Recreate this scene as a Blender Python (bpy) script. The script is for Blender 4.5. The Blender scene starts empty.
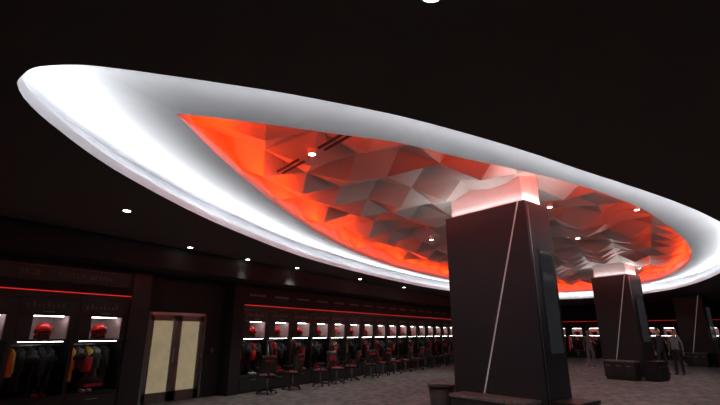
import bpy, bmesh, math, random
from mathutils import Vector, Matrix
random.seed(7)
sc=bpy.context.scene
sc.view_settings.view_transform='Standard'

# ---------- materials ----------
def mat(name,col,rough=.6,metal=0,emit=None,es=0,noise=0,nscale=20,bump=0):
    m=bpy.data.materials.new(name); m.use_nodes=True
    nt=m.node_tree; b=nt.nodes['Principled BSDF']
    b.inputs['Base Color'].default_value=(*col,1)
    b.inputs['Roughness'].default_value=rough
    b.inputs['Metallic'].default_value=metal
    if emit:
        b.inputs['Emission Color'].default_value=(*emit,1); b.inputs['Emission Strength'].default_value=es
    if noise or bump:
        tc=nt.nodes.new('ShaderNodeTexCoord'); n=nt.nodes.new('ShaderNodeTexNoise')
        n.inputs['Scale'].default_value=nscale; n.inputs['Detail'].default_value=4
        nt.links.new(tc.outputs['Object'],n.inputs['Vector'])
        if noise:
            r=nt.nodes.new('ShaderNodeValToRGB')
            r.color_ramp.elements[0].position=.3; r.color_ramp.elements[1].position=.7
            r.color_ramp.elements[0].color=(*[c*(1-noise) for c in col],1)
            r.color_ramp.elements[1].color=(*[min(1,c*(1+noise)) for c in col],1)
            nt.links.new(n.outputs['Fac'],r.inputs['Fac']); nt.links.new(r.outputs['Color'],b.inputs['Base Color'])
        if bump:
            bp=nt.nodes.new('ShaderNodeBump'); bp.inputs['Strength'].default_value=bump
            nt.links.new(n.outputs['Fac'],bp.inputs['Height']); nt.links.new(bp.outputs['Normal'],b.inputs['Normal'])
    return m
M={}
M['ceil']=mat('ceiling_paint',(.125,.1,.095),.9,noise=.1,nscale=60)
M['white']=mat('white_plaster',(.8,.8,.82),.7,noise=.02,nscale=3)
M['panel']=mat('facet_panel',(.5,.49,.48),.4,noise=.05,nscale=2)
M['black']=mat('black_laminate',(.018,.017,.018),.45,noise=.1,nscale=15)
M['wall']=mat('dark_wall',(.02,.018,.019),.8,noise=.1,nscale=10)
M['colblk']=mat('column_cladding',(.024,.027,.031),.5,noise=.06,nscale=8)
M['steel']=mat('brushed_steel',(.45,.45,.46),.35,1,noise=.1,nscale=40)
M['grey']=mat('grey_frame',(.22,.21,.2),.4,.6,noise=.05)
M['cub']=mat('cubby_liner',(.55,.45,.45),.6,noise=.05)
M['red']=mat('red_shell',(.75,.015,.015),.25,noise=.05)
M['redcl']=mat('red_cloth',(.48,.015,.015),.85,noise=.2)
M['blk_cl']=mat('black_cloth',(.026,.026,.03),.9,noise=.3)
M['gry_cl']=mat('grey_cloth',(.16,.16,.17),.9,noise=.3)
M['wht_cl']=mat('white_cloth',(.5,.5,.5),.9,noise=.1)
M['yel_cl']=mat('yellow_cloth',(.4,.32,.05),.9,noise=.1)
M['plastic']=mat('black_plastic',(.03,.03,.03),.5,noise=.1)
M['ledr']=mat('red_led',(.8,.05,.05),.5,emit=(1,.03,.02),es=.6,noise=.01)
M['ledw']=mat('white_led',(1,1,1),.5,emit=(1,.9,.87),es=12,noise=.01)
M['lamp']=mat('lamp_lens',(1,1,1),.5,emit=(1,.95,.88),es=14,noise=.01)
M['line']=mat('column_inlay',(.6,.6,.6),.4,emit=(1,.9,.8),es=.1,noise=.01)
M['glass']=mat('frosted_glass',(.5,.46,.32),.35,emit=(1,.85,.5),es=.19,noise=.2,nscale=2)  # weak warm emission stands in for light from a room behind the door
M['stone']=mat('stone_top',(.22,.2,.18),.35,noise=.5,nscale=25)
M['letter']=mat('sign_letter',(.16,.1,.1),.5,noise=.02)
M['skin']=mat('skin',(.55,.33,.24),.6,noise=.05)
M['hair']=mat('hair',(.05,.03,.02),.8,noise=.3)
M['screen']=mat('screen_glass',(.02,.02,.025),.1,emit=(.4,.45,.5),es=.03,noise=.01)
# carpet
m=mat('carpet',(.2,.18,.17),.95); M['carpet']=m
nt=m.node_tree; b=nt.nodes['Principled BSDF']
tc=nt.nodes.new('ShaderNodeTexCoord')
n1=nt.nodes.new('ShaderNodeTexNoise'); n1.inputs['Scale'].default_value=7; n1.inputs['Detail'].default_value=8; n1.inputs['Roughness'].default_value=.75
n2=nt.nodes.new('ShaderNodeTexVoronoi'); n2.inputs['Scale'].default_value=4.5
for n in(n1,n2): nt.links.new(tc.outputs['Object'],n.inputs['Vector'])
mx=nt.nodes.new('ShaderNodeMix'); mx.inputs['Factor'].default_value=.3
nt.links.new(n1.outputs['Fac'],mx.inputs[2]); nt.links.new(n2.outputs['Distance'],mx.inputs[3])
r=nt.nodes.new('ShaderNodeValToRGB'); r.color_ramp.elements[0].position=.34; r.color_ramp.elements[1].position=.62
r.color_ramp.elements[0].color=(.055,.053,.051,1); r.color_ramp.elements[1].color=(.22,.21,.2,1)
nt.links.new(mx.outputs[0],r.inputs['Fac']); nt.links.new(r.outputs['Color'],b.inputs['Base Color'])

# ---------- mesh builder ----------
class MB:
    def __init__(s): s.v=[];s.f=[];s.m=[];s.sm=[];s.mats=[]
    def mi(s,k):
        if k not in s.mats: s.mats.append(k)
        return s.mats.index(k)
    def add(s,vs,fs,k,smooth=False,T=None):
        o=len(s.v); i=s.mi(k)
        for p in vs:
            p=Vector(p); s.v.append(tuple(T@p if T else p))
        for f in fs: s.f.append([o+a for a in f]); s.m.append(i); s.sm.append(smooth)
    def box(s,x0,x1,y0,y1,z0,z1,k,T=None):
        s.add([(x0,y0,z0),(x1,y0,z0),(x1,y1,z0),(x0,y1,z0),(x0,y0,z1),(x1,y0,z1),(x1,y1,z1),(x0,y1,z1)],
          [(0,3,2,1),(4,5,6,7),(0,1,5,4),(1,2,6,5),(2,3,7,6),(3,0,4,7)],k,False,T)
    def cyl(s,a,b,r,k,n=10,r2=None,T=None):
        a=Vector(a);b=Vector(b);r2=r if r2 is None else r2
        q=(b-a).to_track_quat('Z','Y'); vs=[]
        for p,rr in((a,r),(b,r2)):
            for i in range(n):
                t=2*math.pi*i/n; vs.append(p+q@Vector((rr*math.cos(t),rr*math.sin(t),0)))
        fs=[(i,(i+1)%n,n+(i+1)%n,n+i) for i in range(n)]+[tuple(range(n))[::-1],tuple(range(n,2*n))]
        s.add(vs,fs,k,True,T)
    def ball(s,c,r,k,n=16,mm=10,keep=None,T=None):
        vs=[];fs=[]
        for j in range(mm+1):
            ph=math.pi*j/mm
            for i in range(n):
                t=2*math.pi*i/n
                vs.append((c[0]+r[0]*math.sin(ph)*math.cos(t),c[1]+r[1]*math.sin(ph)*math.sin(t),c[2]+r[2]*math.cos(ph)))
        for j in range(mm):
            for i in range(n):
                f=(j*n+i,(j+1)*n+i,(j+1)*n+(i+1)%n,j*n+(i+1)%n)
                cc=sum((Vector(vs[a]) for a in f),Vector())/4-Vector(c)
                if keep is None or keep(cc): fs.append(f)
        s.add(vs,fs,k,True,T)
    def mesh(s,name):
        me=bpy.data.meshes.new(name); me.from_pydata(s.v,[],s.f)
        for k in s.mats: me.materials.append(M[k])
        for p,i,a in zip(me.polygons,s.m,s.sm): p.material_index=i; p.use_smooth=a
        me.update(); return me
    def obj(s,name,loc=(0,0,0),rz=0,bevel=0,parent=None):
        o=bpy.data.objects.new(name,s.mesh(name)); sc.collection.objects.link(o)
        o.location=loc; o.rotation_euler=(0,0,rz)
        if bevel:
            md=o.modifiers.new('b','BEVEL'); md.width=bevel; md.segments=2; md.limit_method='ANGLE'
        if parent: o.parent=parent
        return o
def inst(name,me,loc,rz=0,s=1,parent=None):
    o=bpy.data.objects.new(name,me); sc.collection.objects.link(o); o.location=loc; o.rotation_euler=(0,0,rz); o.scale=(s,s,s)
    if parent:o.parent=parent
    return o
# survey frame (origin under the camera) -> room frame (x along locker wall)
def L(X,Y): return ((X+6.05)*.532+(Y-7.07)*.847, -(X+6.05)*.847+(Y-7.07)*.532)

# ---------- room shell (x along locker wall, +y into locker wall) ----------
X0,X1,Y0,Y1=-8.0,32.9,-20.0,1.62
ZC=3.5
b=MB(); b.box(X0,X1,Y0,Y1,-.1,0,'carpet'); b.obj('floor')
b=MB(); b.box(X0,X1,Y1,Y1+.15,0,5,'wall'); b.obj('wall_left')
b=MB(); b.box(X1,X1+.15,Y0,Y1,0,5,'wall'); b.obj('wall_far')
b=MB(); b.box(X0,X1,Y0-.15,Y0,0,5,'wall'); b.obj('wall_right')
b=MB(); b.box(X0-.15,X0,Y0,Y1,0,5,'wall'); b.obj('wall_near')

# ---------- oval curves (plan, metres) ----------
outerP=[(-1.65,-4.99),(-1.67,-5.14),(-1.67,-5.31),(-1.61,-5.47),(-1.49,-5.67),(-1.32,-5.85),(-1.07,-6.08),(-.79,-6.33),(-.43,-6.64),(-.02,-6.95),(.46,-7.29),(1.06,-7.64),(1.82,-8.04),(2.83,-8.51),(3.72,-8.94),(4.62,-9.36),(5.84,-9.88),(7.31,-10.4),(8.27,-10.7),(9.35,-10.94),(10.48,-11.14),(11.87,-11.27),(13.49,-11.35),(15.17,-11.29),(17.43,-11.1),(19.79,-10.72),(22.52,-9.76),(24.27,-8.49),(25.15,-7.04),(25.39,-5.27),(24.27,-3.51),(22.4,-2.63),(20.17,-1.97),(17.84,-1.52),(15.16,-1.22),(12.48,-1.14),(10.06,-1.23),(8.03,-1.39),(6.34,-1.58),(4.8,-1.91),(3.48,-2.28),(1.79,-2.84),(.55,-3.38),(-.42,-3.89),(-1.03,-4.32),(-1.36,-4.59),(-1.54,-4.79)]
def spline(P,k,corner=False):
    P=[Vector(p) for p in P]; n=len(P); res=[]
    for i in range(n):
        p0,p1,p2,p3=P[i-1],P[i],P[(i+1)%n],P[(i+2)%n]
        if corner and i==0: p0=p1-(p2-p1)
        if corner and (i+1)%n==0: p3=p2+(p2-p1)
        c1=(p2-p1).length; c0=(p1-p0).length; c2=(p3-p2).length
        m1=c1*((p1-p0)/c0*c1+(p2-p1)/c1*c0)/(c0+c1); m2=c1*((p2-p1)/c1*c2+(p3-p2)/c2*c1)/(c1+c2)
        for a in range(k):
            t=a/k; q=(2*t**3-3*t*t+1)*p1+(t**3-2*t*t+t)*m1+(-2*t**3+3*t*t)*p2+(t**3-t*t)*m2
            res.append((q.x,q.y))
    return res
outer=spline(outerP,4)
innerP=[(-1.88,4.0),(-1.17,4.19),(-.34,4.46),(.46,4.72),(1.13,5.09),(2.73,5.9),(4.38,7.0),(7.3,9.77),(9.5,12.4),(11.2,15.2),(12.7,19.3),(12.8,22.6),(11.0,24.5),(7.3,22.8),(3.8,18.5),(.63,13.7),(-.72,10.3),(-1.51,7.0),(-1.77,5.26)]
innerP=[L(*p) for p in innerP]; inner=spline(innerP,10,True)
CX,CY=12.3,-6.0
def cast(th,poly):
    dx,dy=13*math.cos(th),5*math.sin(th); best=0
    for i in range(len(poly)):
        x1,y1=poly[i][0]-CX,poly[i][1]-CY; x2,y2=poly[(i+1)%len(poly)][0]-CX,poly[(i+1)%len(poly)][1]-CY
        ex,ey=x2-x1,y2-y1; den=dx*ey-dy*ex
        if abs(den)<1e-12: continue
        t=(x1*ey-y1*ex)/den; s=(x1*dy-y1*dx)/den
        if t>0 and -1e-9<=s<=1+1e-9: best=max(best,t)
    return (CX+dx*best,CY+dy*best)
rect=[(X0,Y0),(X1,Y0),(X1,Y1),(X0,Y1)]
angs=[2*math.pi*i/300 for i in range(300)]+[math.pi+.008*i for i in range(-24,25)]
for c in rect+[innerP[0]]: angs.append(math.atan2((c[1]-CY)/5,(c[0]-CX)/13)%(2*math.pi))
angs=sorted(set(round(a,6) for a in angs))
OUT=[cast(a,outer) for a in angs]; INN=[cast(a,inner) for a in angs]; REC=[cast(a,rect) for a in angs]
def off(poly,d):
    r=[];n=len(poly)
    for i in range(n):
        t=(Vector(poly[(i+1)%n])-Vector(poly[i-1])).normalized()
        r.append((poly[i][0]+t.y*d,poly[i][1]-t.x*d))
    return r
def loft(b,loops,k,smooth=False):
    n=len(loops[0][0]); vs=[];fs=[]
    for lp,z in loops: vs+= [(p[0],p[1],z) for p in lp]
    for j in range(len(loops)-1):
        for i in range(n): fs.append((j*n+i,j*n+(i+1)%n,(j+1)*n+(i+1)%n,(j+1)*n+i))
    b.add(vs,fs,k,smooth)
b=MB(); loft(b,[(REC,ZC),(OUT,ZC)],'ceil'); loft(b,[(off(OUT,.04),ZC+.02),(REC,ZC+.3)],'ceil'); b.obj('ceiling')
b=MB()
loft(b,[(OUT,ZC-.002),(OUT,3.61),(off(OUT,.04),3.61),(off(OUT,.04),3.53),(off(OUT,.45),3.53),(off(OUT,.45),4.0),(INN,3.75)],'white')
cove=b.obj('ceiling_cove_ring')
b=MB()
loft(b,[(INN,3.75),(INN,3.84),(off(INN,.03),3.84),(off(INN,.03),3.81),(off(INN,.3),3.84),(off(INN,.3),4.7)],'white')
cove2=b.obj('ceiling_cove_lip')
# faceted panels: regular field of shallow folded triangles
b=MB(); cell=.98; nx=30; ny=13; ox,oy=CX-cell*nx/2,CY-cell*ny/2
rnd=random.Random(5)
H={(i,j):4.22+rnd.uniform(-.09,.09) for i in range(nx+1) for j in range(ny+1)}
AP={}
for i in range(nx):
    for j in range(ny):
        x,y=ox+i*cell,oy+j*cell
        cz=(4.03 if rnd.random()<.55 else 4.4)+rnd.uniform(-.04,.04); AP[i,j]=cz
        vs=[(x,y,H[i,j]),(x+cell,y,H[i+1,j]),(x+cell,y+cell,H[i+1,j+1]),(x,y+cell,H[i,j+1]),(x+cell/2,y+cell/2,cz)]
        b.add(vs,[(0,1,4),(1,2,4),(2,3,4),(3,0,4)],'panel')
pan=b.obj('ceiling_faceted_panels')
def panel_h(x,y):
    i=int((x-ox)/cell); j=int((y-oy)/cell); u=(x-ox)/cell-i-.5; v=(y-oy)/cell-j-.5
    if abs(v)>=abs(u): a,c=(H[i,j],H[i+1,j]) if v<0 else (H[i,j+1],H[i+1,j+1]); m=2*abs(v); k=u/(2*abs(v)+1e-9)+.5
    else: a,c=(H[i,j],H[i,j+1]) if u<0 else (H[i+1,j],H[i+1,j+1]); m=2*abs(u); k=v/(2*abs(u)+1e-9)+.5
    return AP[i,j]*(1-m)+(a*(1-k)+c*k)*m

def striplights(poly,z,d,step,power,col,inw,up,name,parent,w=.05):
    pts=off(poly,d); n=len(pts); cum=[0]
    for i in range(n): cum.append(cum[-1]+(Vector(pts[(i+1)%n])-Vector(pts[i])).length)
    N=int(cum[-1]/step); j=0
    for k in range(N):
        s=(k+.5)*cum[-1]/N
        while cum[j+1]<s: j+=1
        a,c=Vector(pts[j]),Vector(pts[(j+1)%n]); p=a.lerp(c,(s-cum[j])/(cum[j+1]-cum[j])); t=(c-a).normalized()
        tan=Vector((t.x,t.y,0)); o=Vector((t.y,-t.x,0)); dr=(-o*inw+Vector((0,0,up))).normalized()
        ld=bpy.data.lights.new(name,'AREA'); ld.shape='RECTANGLE'; ld.size=cum[-1]/N*.97; ld.size_y=w; ld.energy=power*ld.size; ld.color=col
        ob=bpy.data.objects.new(name,ld); sc.collection.objects.link(ob)
        z_=-dr; y_=z_.cross(tan); mt=Matrix((tan,y_,z_)).transposed().to_4x4(); mt.translation=(p.x,p.y,z); ob.matrix_world=mt; ob.parent=parent
striplights(OUT,3.6,.16,1.5,7.2,(.93,.97,1),.85,.5,'cove_strip_light',cove)
striplights(INN,3.865,.16,1.3,8.5,(1,.042,.0),.74,.68,'red_strip_light',cove2)

# ---------- downlights ----------
def downlight(X,Y,z,spot=0,can=0,r=.055,k='grey',sz=1.9):
    x,y=L(X,Y); b=MB()
    if z is None: z=panel_h(x,y)-.05
    b.cyl((0,0,-.012),(0,0,can+.03),r+.015,k,20); b.cyl((0,0,-.016),(0,0,-.005),r,'lamp',20)
    o=b.obj('recessed_downlight',(x,y,z))
    if spot:
        ld=bpy.data.lights.new('spot','SPOT'); ld.energy=spot; ld.spot_size=sz; ld.spot_blend=.8; ld.shadow_soft_size=.07; ld.color=(1,.95,.9)
        s=bpy.data.objects.new('spot',ld); sc.collection.objects.link(s); s.parent=o; s.location=(0,0,-.05)
downlight(.42,2.08,ZC,70,0,.06)
for X,Y in [(-3.9,9.9),(-3.0,11.6)]: downlight(X,Y,ZC,50,sz=1.1)
for X,Y in [(-3.75,6.76),(-1.9,13.2),(0,16),(1.9,19)]: downlight(X,Y,ZC,95,sz=1.55)
for X,Y in [(4,2.6),(8,5),(12,9)]: downlight(X,Y,ZC,70)
for X,Y in [(-.69,5.8),(4.1,9.06),(5.9,11.6),(6.2,9.4),(9,14),(8.2,18.5),(5.5,16),(2,12),(11.2,17.5)]: downlight(X,Y,None,65,.05,.05,'white')
b=MB()
p0,q0=Vector((*L(-1.25,6.4),0)),Vector((*L(-.15,5.02),0)); t=(q0-p0); nn=Vector((-t.y,t.x,0)).normalized()
for fa,fb in((0,.36),(.66,1)):
    p=p0.lerp(q0,fa); q=p0.lerp(q0,fb)
    for s in(-.05,.05):
        w_=.018
        c=[p+nn*(s-w_),q+nn*(s-w_),q+nn*(s+w_),p+nn*(s+w_)]
        b.add([(v.x,v.y,z) for z in(4.0,4.02) for v in c],[(0,1,2,3),(4,5,6,7),(0,1,5,4),(1,2,6,5),(2,3,7,6),(3,0,4,7)],'black')
    for f in(.15,.85):
        m_=p.lerp(q,f); b.cyl((m_.x,m_.y,4.01),(m_.x,m_.y,panel_h(m_.x,m_.y)+.01),.006,'steel',6)
b.obj('linear_air_diffuser')

# ---------- columns ----------
def column(P,Q,dep,name='column',top=3.72,zt=4.6,ch=.66,up=4.5):
    P=Vector(L(*P)); Q=Vector(L(*Q)); w=(P-Q).length; e=(P-Q)/w
    ang=math.atan2(e.y,e.x)
    b=MB(); b.box(0,w,0,dep,0,top-.06,'colblk')
    for a in [(0,w,0,.03),(0,w,dep-.03,dep),(0,.03,.03,dep-.03),(w-.03,w,.03,dep-.03)]: b.box(*a,top-.06,top,'colblk')
    if up: b.box(.09,w-.09,.09,dep-.09,top-.07,zt,'white')
    for yy in(-.006,dep):
        b.add([(w*.92,yy,top),(w*.92+.025,yy,top),(w*.35+.025,yy,ch),(w*.35,yy,ch),
               (w*.92,yy+.006,top),(w*.92+.025,yy+.006,top),(w*.35+.025,yy+.006,ch),(w*.35,yy+.006,ch)],
              [(0,1,2,3),(4,7,6,5),(0,3,7,4),(1,5,6,2)],'line')
    b.box(w,w+.008,.06,.08,0,top-.1,'steel')
    b.box(w,w+.02,dep*.35,dep*.85,1.3,2.9,'screen')
    b.box(w,w+.012,dep*.3,dep*.9,1.25,2.95,'plastic')
    b.box(0,w,-.01,0,0,.12,'steel')
    o=b.obj(name,(Q.x,Q.y,0),ang)
    if up:
      for (cx,cy,rz,l) in [(w/2,.055,0,w*.9),(w-.055,dep/2,math.pi/2,dep*.8),(w/2,dep-.055,math.pi,w*.9),(.055,dep/2,-math.pi/2,dep*.8)]:
        ld=bpy.data.lights.new('column_uplight','AREA'); ld.shape='RECTANGLE'; ld.size=l; ld.size_y=.03; ld.energy=up; ld.color=(1,.94,.9)
        s=bpy.data.objects.new('column_uplight',ld); sc.collection.objects.link(s); s.parent=o
        s.location=(cx,cy,top+.008); s.rotation_euler=(math.pi+.75,0,rz)
    def console(x0,x1,y0,y1,h):
        b=MB(); b.box(x0+.03,x1-.03,y0+.03,y1-.01,0,.08,'black'); b.box(x0,x1,y0,y1,.08,h-.05,'black'); b.box(x0-.02,x1+.02,y0-.02,y1,h-.05,h,'stone' if x0>0.05 else 'black')
        nd=3
        for i in range(nd):
            a=x0+(x1-x0)*i/nd; c=x0+(x1-x0)*(i+1)/nd
            b.box(a+.02,c-.02,y0-.015,y0,.14,h-.1,'plastic'); b.cyl(((a+c)/2-.08,y0-.03,h-.18),((a+c)/2+.08,y0-.03,h-.18),.008,'steel',8)
        return b
    console(.22,w-.1,-.4,-.012,ch).obj('console_cabinet',(Q.x,Q.y,0),ang,bevel=.006)
    bb=console(0,dep-.1,-.45,-.06,ch)
    T=Matrix.Translation((Q.x,Q.y,0))@Matrix.Rotation(ang,4,'Z')@Matrix.Translation((w,0,0))@Matrix.Rotation(math.pi/2,4,'Z')
    o2=bb.obj('console_cabinet',bevel=.006); o2.matrix_world=T
    return Q,ang
Q1,a1=column((2.72,6.9),(1.66,8.2),.75)
column((10.0,16.4),(9.25,17.6),.9)
column((17.6,23.0),(16.9,24.1),.9,top=3.495,up=0)

# ---------- lockers ----------
LW=1.07; LD=.74
def locker_mesh():
    b=MB(); k='black'
    b.box(0,.035,0,LD,0,2.4,k); b.box(LW-.035,LW,0,LD,0,2.4,k); b.box(.035,LW-.035,LD-.03,LD,0,2.4,k)
    b.box(.035,LW-.035,0,LD-.03,2.3,2.4,k)
    b.box(0,LW,-.03,0,2.26,2.38,k); b.box(0,LW,-.035,.0,2.385,2.4,'ledr')
    b.box(.04,LW-.04,-.015,.02,1.98,2.25,'plastic')
    b.box(.15,.19,-.022,-.015,2.06,2.15,'letter')
    for i in range(7):
        x=.24+i*.085; b.box(x,x+.05,-.022,-.015,2.08,2.08+(.06 if i%3 else .1),'letter')
    b.cyl((LW/2-.1,-.035,2.0),(LW/2+.1,-.035,2.0),.008,'steel',8)
    b.box(.035,LW-.035,0,LD-.03,1.93,1.98,k); b.box(.035,LW-.035,0,LD-.03,1.45,1.49,k)
    b.box(.035,.3,.0,LD-.03,1.49,1.93,k)
    b.box(.06,.28,-.012,0,1.52,1.9,'plastic')
    b.box(.3,.312,.02,LD-.03,1.49,1.93,'cub'); b.box(LW-.12,LW-.035,.0,LD-.03,1.49,1.93,k); b.box(LW-.132,LW-.12,.02,LD-.05,1.49,1.93,'cub'); b.box(.312,LW-.12,LD-.05,LD-.03,1.49,1.93,'cub')
    b.box(.312,LW-.13,.02,LD-.05,1.49,1.495,'cub')
    b.box(.36,LW-.18,.12,.15,1.915,1.93,'ledw')
    b.cyl((.035,.33,1.38),(LW-.035,.33,1.38),.014,'steel',8)
    b.box(.035,LW-.035,.0,LD-.03,0,.42,k); b.box(.05,LW-.05,-.02,0,.06,.38,'plastic'); b.box(.035,LW-.035,-.01,LD-.03,.42,.46,'blk_cl')
    b.cyl((LW/2-.12,-.04,.33),(LW/2+.12,-.04,.33),.008,'steel',8)
    b.box(.15,LW-.15,.05,.06,1.44,1.45,'ledw')
    b.box(.035,.05,.05,.09,.5,1.35,'ledr')
    return b.mesh('locker')
def helmet_mesh():
    b=MB()
    kp=lambda c: not(c.y<-.05 and c.z<.035) and c.z>-.1 and not(c.z<-.05 and c.y<0)
    b.ball((0,0,.13),(.13,.16,.145),'red',24,16,kp)
    b.ball((0,0,.13),(.12,.15,.135),'plastic',20,12,kp)
    b.box(-.012,.012,-.12,.12,.267,.277,'wht_cl')
    for s in(-1,1): b.cyl((s*.122,.05,.17),(s*.131,.05,.17),.045,'wht_cl',16); b.cyl((s*.125,.05,.17),(s*.134,.05,.17),.03,'blk_cl',16)
    for z,wd,dp in[(.135,.105,-.19),(.085,.1,-.2),(.04,.08,-.19)]:
        pts=[(-.115,-.06,z+.01),(-wd*.8,-.15,z),(-.03,dp,z),(.03,dp,z),(wd*.8,-.15,z),(.115,-.06,z+.01)]
        for i in range(5): b.cyl(pts[i],pts[i+1],.007,'redcl',6)
    for x in(-.03,.03): b.cyl((x,-.195,.135),(x,-.19,.02),.007,'redcl',6)
    for s in(-1,1): b.cyl((s*.118,.0,.11),(s*.132,0,.11),.02,'plastic',10); b.cyl((s*.1,-.02,.0),(s*.1,-.02,.05),.02,'plastic',8)
    b.cyl((0,.02,0),(0,.02,.04),.09,'plastic',14)
    return b.mesh('football_helmet')
def garment(b,x,y,w,zb,k,seed):
    r=random.Random(seed); n=18; lv=[(1.34,.05,.05),(1.3,w*.45,.7),(1.22,w*.5,1),(.95,w*.46,1),(zb+.1,w*.5,1.1),(zb,w*.5,1.1)]
    ph=r.uniform(0,6); vs=[];fs=[]
    for j,(z,ww,d) in enumerate(lv):
        for i in range(n):
            t=2*math.pi*i/n; fl=1+.18*math.sin(5*t+ph)*min(j/2,1)
            vs.append((x+.05*d*math.cos(t)*fl*(1 if j else .6),y+ww*math.sin(t)*fl,z))
    for j in range(len(lv)-1):
        for i in range(n): fs.append((j*n+i,(j+1)*n+i,(j+1)*n+(i+1)%n,j*n+(i+1)%n))
    fs.append(tuple(range(n))); b.add(vs,fs,k,True)
    b.cyl((x,y,1.33),(x,y,1.4),.004,'steel',6)
    b.cyl((x,y-w*.4,1.27),(x+.01,y-w*.55,.9),.05,k,8,.035)
def clothes_mesh(v):
    b=MB(); r=random.Random(v)
    cols=['blk_cl','gry_cl','redcl','blk_cl','blk_cl','redcl','yel_cl' if v==0 else 'blk_cl','gry_cl','blk_cl','wht_cl' if v%2 else 'redcl']
    if v<2: cols=['blk_cl','gry_cl','wht_cl','blk_cl','yel_cl','gry_cl','blk_cl','blk_cl']
    x=.14
    while x<LW-.15:
        garment(b,x,.33+r.uniform(-.05,.05),r.uniform(.3,.46),r.uniform(.48,.95),r.choice(cols),r.random()); x+=r.uniform(.1,.2)
    xx=r.uniform(.3,.7)
    for s in(-1,1): b.ball((xx+s*.15,.06,1.12),(.13,.09,.1),'blk_cl',14,8,lambda c:c.z>-.03)
    b.cyl((xx,.06,1.16),(xx,.3,1.38),.01,'blk_cl',6)
    b.cyl((xx,.05,1.13),(xx,.04,.85),.1,'blk_cl' if v%2 else 'redcl',12,.07)
    for s in(0,.13):
        b.ball((xx+s,.1,.49),(.045,.13,.035),'redcl' if v%2 else 'wht_cl',12,8); b.cyl((xx+s,.17,.49),(xx+s,.18,.58),.042,'blk_cl',10)
    return b.mesh('hanging_clothes')
def bag_mesh():
    b=MB(); b.ball((0,0,.15),(.3,.17,.15),'blk_cl',18,10); b.cyl((-.22,0,.2),(-.1,0,.36),.012,'redcl',6); b.cyl((-.1,0,.36),(.1,0,.36),.012,'redcl',6); b.cyl((.1,0,.36),(.22,0,.2),.012,'redcl',6)
    b.box(-.2,.2,-.172,-.15,.1,.16,'redcl')
    return b.mesh('duffel_bag')
lm,hm,bm=locker_mesh(),helmet_mesh(),bag_mesh(); cms=[clothes_mesh(i) for i in range(6)]
def chair_mesh():
    b=MB()
    b.ball((0,0,.47),(.25,.25,.05),'plastic',20,8)
    b.ball((0,0,.485),(.2,.2,.042),'redcl',20,8)
    b.box(-.21,.21,-.21,.21,.43,.465,'plastic')
    vs=[];fs=[]
    n=8
    for j in range(6):
        z=.54+j*.095
        for i in range(n+1):
            x=-.23+.46*i/n; y=.23+.06*math.cos(x/.23*1.3)+.018*j-.05
            vs.append((x*(1-.07*max(0,j-3)),y-.03,z))
    m_=len(vs); vs+=[(x,y+.04,z) for x,y,z in vs]
    for j in range(5):
        for i in range(n):
            a=j*(n+1)+i; f=(a,a+1,a+n+2,a+n+1); fs.append(f); fs.append(tuple(c+m_ for c in f)[::-1])
    for j in range(5):
        for e in(0,n): a=j*(n+1)+e; fs.append((a,a+n+1,a+n+1+m_,a+m_))
    for i in range(n): a=5*(n+1)+i; fs.append((a,a+1,a+1+m_,a+m_))
    b.add(vs,fs,'plastic',True)
    b.box(-.12,.12,.3,.325,.84,.9,'redcl'); b.box(-.12,.12,.21,.24,.7,.86,'redcl')
    b.box(-.03,.03,.2,.28,.42,.75,'plastic')
    for s in(-1,1):
        b.box(s*.27-.03,s*.27+.03,-.16,.14,.66,.69,'plastic'); b.cyl((s*.27,0,.67),(s*.22,0,.45),.016,'plastic',8)
    b.cyl((0,0,.1),(0,0,.45),.03,'steel',12)
    for i in range(5):
        t=2*math.pi*i/5+.3; c,s=math.cos(t),math.sin(t)
        b.cyl((0,0,.11),(.27*c,.27*s,.075),.022,'plastic',8,.014)
        b.cyl((.27*c-.02*s,.27*s+.02*c,.03),(.27*c+.02*s,.27*s-.02*c,.03),.03,'plastic',10); b.cyl((.27*c,.27*s,.03),(.27*c,.27*s,.08),.01,'plastic',6)
    return b.mesh('office_chair')
chm=chair_mesh()
def place_locker(x,y,rz,i,chair=True):
    T=Matrix.Translation((x,y,0))@Matrix.Rotation(rz,4,'Z')
    lk=inst('locker',lm,(x,y,0),rz)
    inst('clothes',cms[i%6],(0,0,0),parent=lk)
    if i%3==0: inst('bag',bm,(.6,.25,.461),0,.9,parent=lk)
    inst('football_helmet',hm,T@Vector((.62,.26,1.496)),rz+random.uniform(-.9,.9),1.12)
    if chair: inst('office_chair',chm,T@Vector((.53+random.uniform(-.1,.1),-.64+random.uniform(-.12,.08),0)),rz+random.uniform(-.9,.9)+(math.pi if i%4!=1 else 0))
YF=.85; XA=2.99; XB=6.4
for i in range(5): place_locker(XA-LW*(i+1),YF,0,i,i>2)
for i in range(23): place_locker(XB+LW*i,YF,0,i+2)
for i in range(17): place_locker(X1-LD-.01,-1.0-LW*i,-math.pi/2,i)
b=MB(); b.box(-8,XA-5*LW-.01,YF,Y1,0,3.0,'wall'); b.obj('wall_locker_end')
b=MB(); b.box(XA+.005,3.45,YF-.03,1.19,0,2.99,'black'); b.obj('wall_pilaster')
b=MB(); b.box(XA-5*LW,XA,YF-.02,Y1,2.41,2.99,'wall'); b.obj('wall_sign_band')
b=MB(); b.box(XB,X1-LD-.04,YF-.02,Y1,2.41,2.99,'wall')
for i in range(22): b.box(XB+.2+LW*i,XB+.85+LW*i,YF-.028,YF-.02,2.66,2.72,'letter')
b.obj('wall_locker_header')
b=MB(); b.box(X1-LD-.03,X1,-20,-.9,2.41,3.49,'wall'); b.obj('wall_far_header')
b=MB(); b.box(-8,X1,0,Y1,3.0,3.495,'wall'); b.obj('ceiling_bulkhead')
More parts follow.
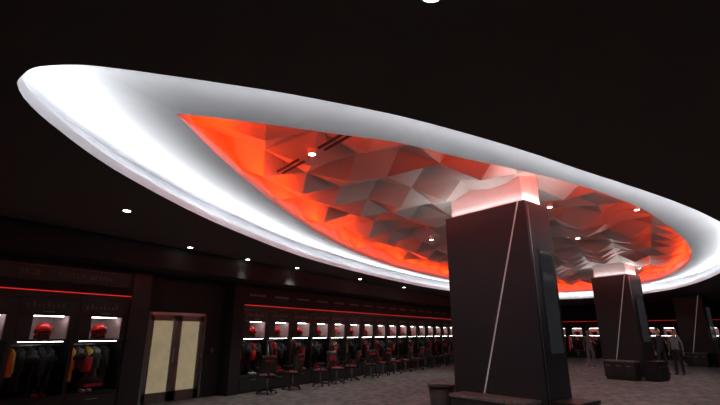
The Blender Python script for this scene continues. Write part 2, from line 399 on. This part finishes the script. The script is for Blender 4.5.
b=MB(); b.box(3.46,3.72,1.2,Y1,0,2.99,'wall'); b.box(5.44,6.0,1.2,Y1,0,2.99,'wall'); b.box(3.72,5.44,1.2,Y1,2.12,2.99,'wall')
b.box(6.0,XB-.01,.8,Y1,0,2.99,'wall'); b.box(5.66,5.74,1.185,1.2,1.1,1.22,'grey'); b.obj('wall_entry')
# name sign
b=MB(); b.box(0,2.7,-.02,0,0,.3,'black'); b.box(0,2.7,-.021,-.02,.275,.285,'letter'); sg=b.obj('name_sign',(.2,YF-.02,2.58))
for txt,x in(('27-28',.55),('TAYLOR BRYAN',1.2)):
    cu=bpy.data.curves.new('lettering','FONT'); cu.body=txt; cu.size=.15; cu.extrude=.002; cu.materials.append(M['letter'])
    o=bpy.data.objects.new('lettering',cu); sc.collection.objects.link(o); o.parent=sg; o.location=(x,-.024,.09); o.rotation_euler=(math.pi/2,0,0)
# door
b=MB(); x0,x1=3.73,5.43; y=1.24
b.box(x0,x0+.06,y-.03,y+.09,0,2.11,'grey'); b.box(x1-.06,x1,y-.03,y+.09,0,2.11,'grey'); b.box(x0,x1,y-.03,y+.09,2.04,2.11,'steel')
mid=(x0+x1)/2
for a,c in((x0+.06,mid-.004),(mid+.004,x1-.06)):
    b.box(a,a+.12,y,y+.05,.01,2.04,'grey'); b.box(c-.12,c,y,y+.05,.01,2.04,'grey'); b.box(a,c,y,y+.05,1.9,2.04,'grey'); b.box(a,c,y,y+.05,.01,.24,'grey')
    b.box(a+.12,c-.12,y+.02,y+.03,.24,1.9,'glass')
    hx=mid-.07 if a<mid-.1 else mid+.07
    b.cyl((hx,y-.05,.9),(hx,y-.05,1.25),.013,'steel',10)
    for z in(.92,1.23): b.cyl((hx,y-.05,z),(hx,y,z),.009,'steel',8)
    for z in(.25,1.0,1.8):
        xx=x0+.06 if a<mid-.1 else x1-.06; b.cyl((xx,y-.01,z),(xx,y-.01,z+.1),.012,'steel',8)
b.obj('door_1')

# ---------- people ----------
def person(X,Y,rz,h,shirt,pants,arm=0):
    s=h/1.8; J={}
    def j(n,p,r): J[n]=(Vector(p),r)
    j('pel',(0,0,.97),(.15,.11)); j('sp',(0,-.01,1.12),(.135,.1)); j('ch',(0,0,1.3),(.165,.115)); j('nb',(0,0,1.46),(.085,.075)); j('nk',(0,-.01,1.56),(.055,.055))
    for sd,q in(('l',-1),('r',1)):
        j('sh'+sd,(q*.17,0,1.42),(.07,.07))
        if arm and sd=='r': j('el'+sd,(q*.23,-.02,1.14),(.048,.048)); j('wr'+sd,(q*.12,-.24,1.22),(.032,.03))
        else: j('el'+sd,(q*.235,.03,1.13),(.048,.048)); j('wr'+sd,(q*.25,-.04,.88),(.032,.03))
        j('hp'+sd,(q*.095,0,.88),(.1,.1)); j('kn'+sd,(q*.11,-.02*(1+q),.5),(.065,.065)); j('an'+sd,(q*.12,.03,.1),(.047,.05)); j('hl'+sd,(q*.12,.02,.045),(.045,.045)); j('to'+sd,(q*.14,-.16,.038),(.042,.036))
    names=list(J); E=[('pel','sp'),('sp','ch'),('ch','nb'),('nb','nk')]
    for q in 'lr': E+=[('ch','sh'+q),('sh'+q,'el'+q),('el'+q,'wr'+q),('pel','hp'+q),('hp'+q,'kn'+q),('kn'+q,'an'+q),('an'+q,'hl'+q),('hl'+q,'to'+q)]
    me=bpy.data.meshes.new('t'); me.from_pydata([tuple(J[n][0]) for n in names],[(names.index(a),names.index(c)) for a,c in E],[])
    o=bpy.data.objects.new('t',me); sc.collection.objects.link(o)
    o.modifiers.new('s','SKIN')
    sv=me.skin_vertices[0].data
    for i,n in enumerate(names): sv[i].radius=J[n][1]; sv[i].use_root=(n=='pel')
    sub=o.modifiers.new('ss','SUBSURF'); sub.levels=2; sub.render_levels=2
    dg=bpy.context.evaluated_depsgraph_get(); ev=o.evaluated_get(dg); em=ev.to_mesh()
    vs=[v.co.copy() for v in em.vertices]; fs=[tuple(p.vertices) for p in em.polygons]
    b=MB(); grp={}
    for f in fs:
        c=sum((vs[a] for a in f),Vector())/len(f)
        if c.z<.1: k='plastic'
        elif c.z<.98 and abs(c.x)<.205: k=pants
        elif c.z>1.5: k='skin'
        else: k=shirt
        grp.setdefault(k,[]).append(f)
    for k,ff in grp.items(): b.add(vs,ff,k,True)
    ev.to_mesh_clear(); bpy.data.objects.remove(o)
    hc=(0,-.02,1.675)
    b.ball(hc,(.076,.095,.118),'skin',20,14)
    b.ball((0,-.005,1.7),(.083,.098,.108),'hair',20,14,lambda c: c.z>.035 or (c.y>.02 and c.z>-.05))
    b.cyl((0,-.105,1.685),(0,-.13,1.655),.008,'skin',8,.016)
    b.box(-.025,.025,-.113,-.1,1.617,1.627,'redcl')
    for q in(-1,1):
        b.ball((q*.03,-.104,1.69),(.013,.008,.008),'wht_cl',8,6); b.ball((q*.03,-.111,1.69),(.006,.004,.006),'hair',8,6)
        b.box(q*.03-.016,q*.03+.016,-.113,-.1,1.707,1.713,'hair')
        b.ball((q*.078,-.01,1.675),(.012,.022,.032),'skin',10,8)
    b.cyl((0,0,1.47),(0,0,1.5),.075,shirt,16,.062)
    for sd,q in(('l',-1),('r',1)):
        w_=J['wr'+sd][0]; e_=J['el'+sd][0]; d=(w_-e_).normalized(); sx=Vector((0,1,0)) if abs(d.y)<.6 else Vector((0,0,1))
        sx=(sx-d*sx.dot(d)).normalized(); nrm=d.cross(sx)*q
        T=Matrix((sx,nrm,d)).transposed().to_4x4(); T.translation=w_
        b.ball((0,0,.05),(.042,.018,.055),'skin',12,8,T=T)
        for i,l in enumerate((.065,.078,.072,.055)):
            x=-.03+.02*i; p1=(x,0,.085); p2=(x,.004,.085+l*.5); p3=(x,.02,.085+l*.9)
            b.cyl(p1,p2,.0095,'skin',6,.0085,T=T); b.cyl(p2,p3,.0085,'skin',6,.007,T=T)
        b.cyl((-.035,0,.03),(-.062,.012,.065),.012,'skin',6,.01,T=T); b.cyl((-.062,.012,.065),(-.06,.02,.09),.01,'skin',6,.008,T=T)
    o=b.obj('person',(*L(X,Y),0),rz); o.scale=(s,s,s)
person(12.35,18.9,math.radians(-60),1.8,'blk_cl','blk_cl',1)
person(12.85,18.7,math.radians(-110),1.78,'gry_cl','blk_cl',0)
person(11.6,23.2,math.radians(-80),1.78,'gry_cl','gry_cl',1)

# waste bin at the left flank of the near column
b=MB(); b.cyl((0,0,0),(0,0,.72),.17,'plastic',24,.22); b.cyl((0,0,.72),(0,0,.76),.235,'plastic',24); b.cyl((0,0,.76),(0,0,.765),.15,'black',24)
T=Matrix.Translation((Q1.x,Q1.y,0))@Matrix.Rotation(a1,4,'Z')
b.obj('waste_bin',T@Vector((-.05,-.3,0)))

# ---------- world / camera ----------
w=bpy.data.worlds.new('w'); sc.world=w; w.use_nodes=True; w.node_tree.nodes['Background'].inputs[0].default_value=(.02,.02,.02,1); w.node_tree.nodes['Background'].inputs[1].default_value=.2
cd=bpy.data.cameras.new('cam'); cd.lens=21.8; cd.sensor_width=36; cam=bpy.data.objects.new('camera',cd); sc.collection.objects.link(cam)
cam.location=(*L(0,0),1.6); cam.rotation_euler=(math.radians(90+16.7),0,math.radians(32.13-90)); cd.clip_end=200
sc.camera=cam
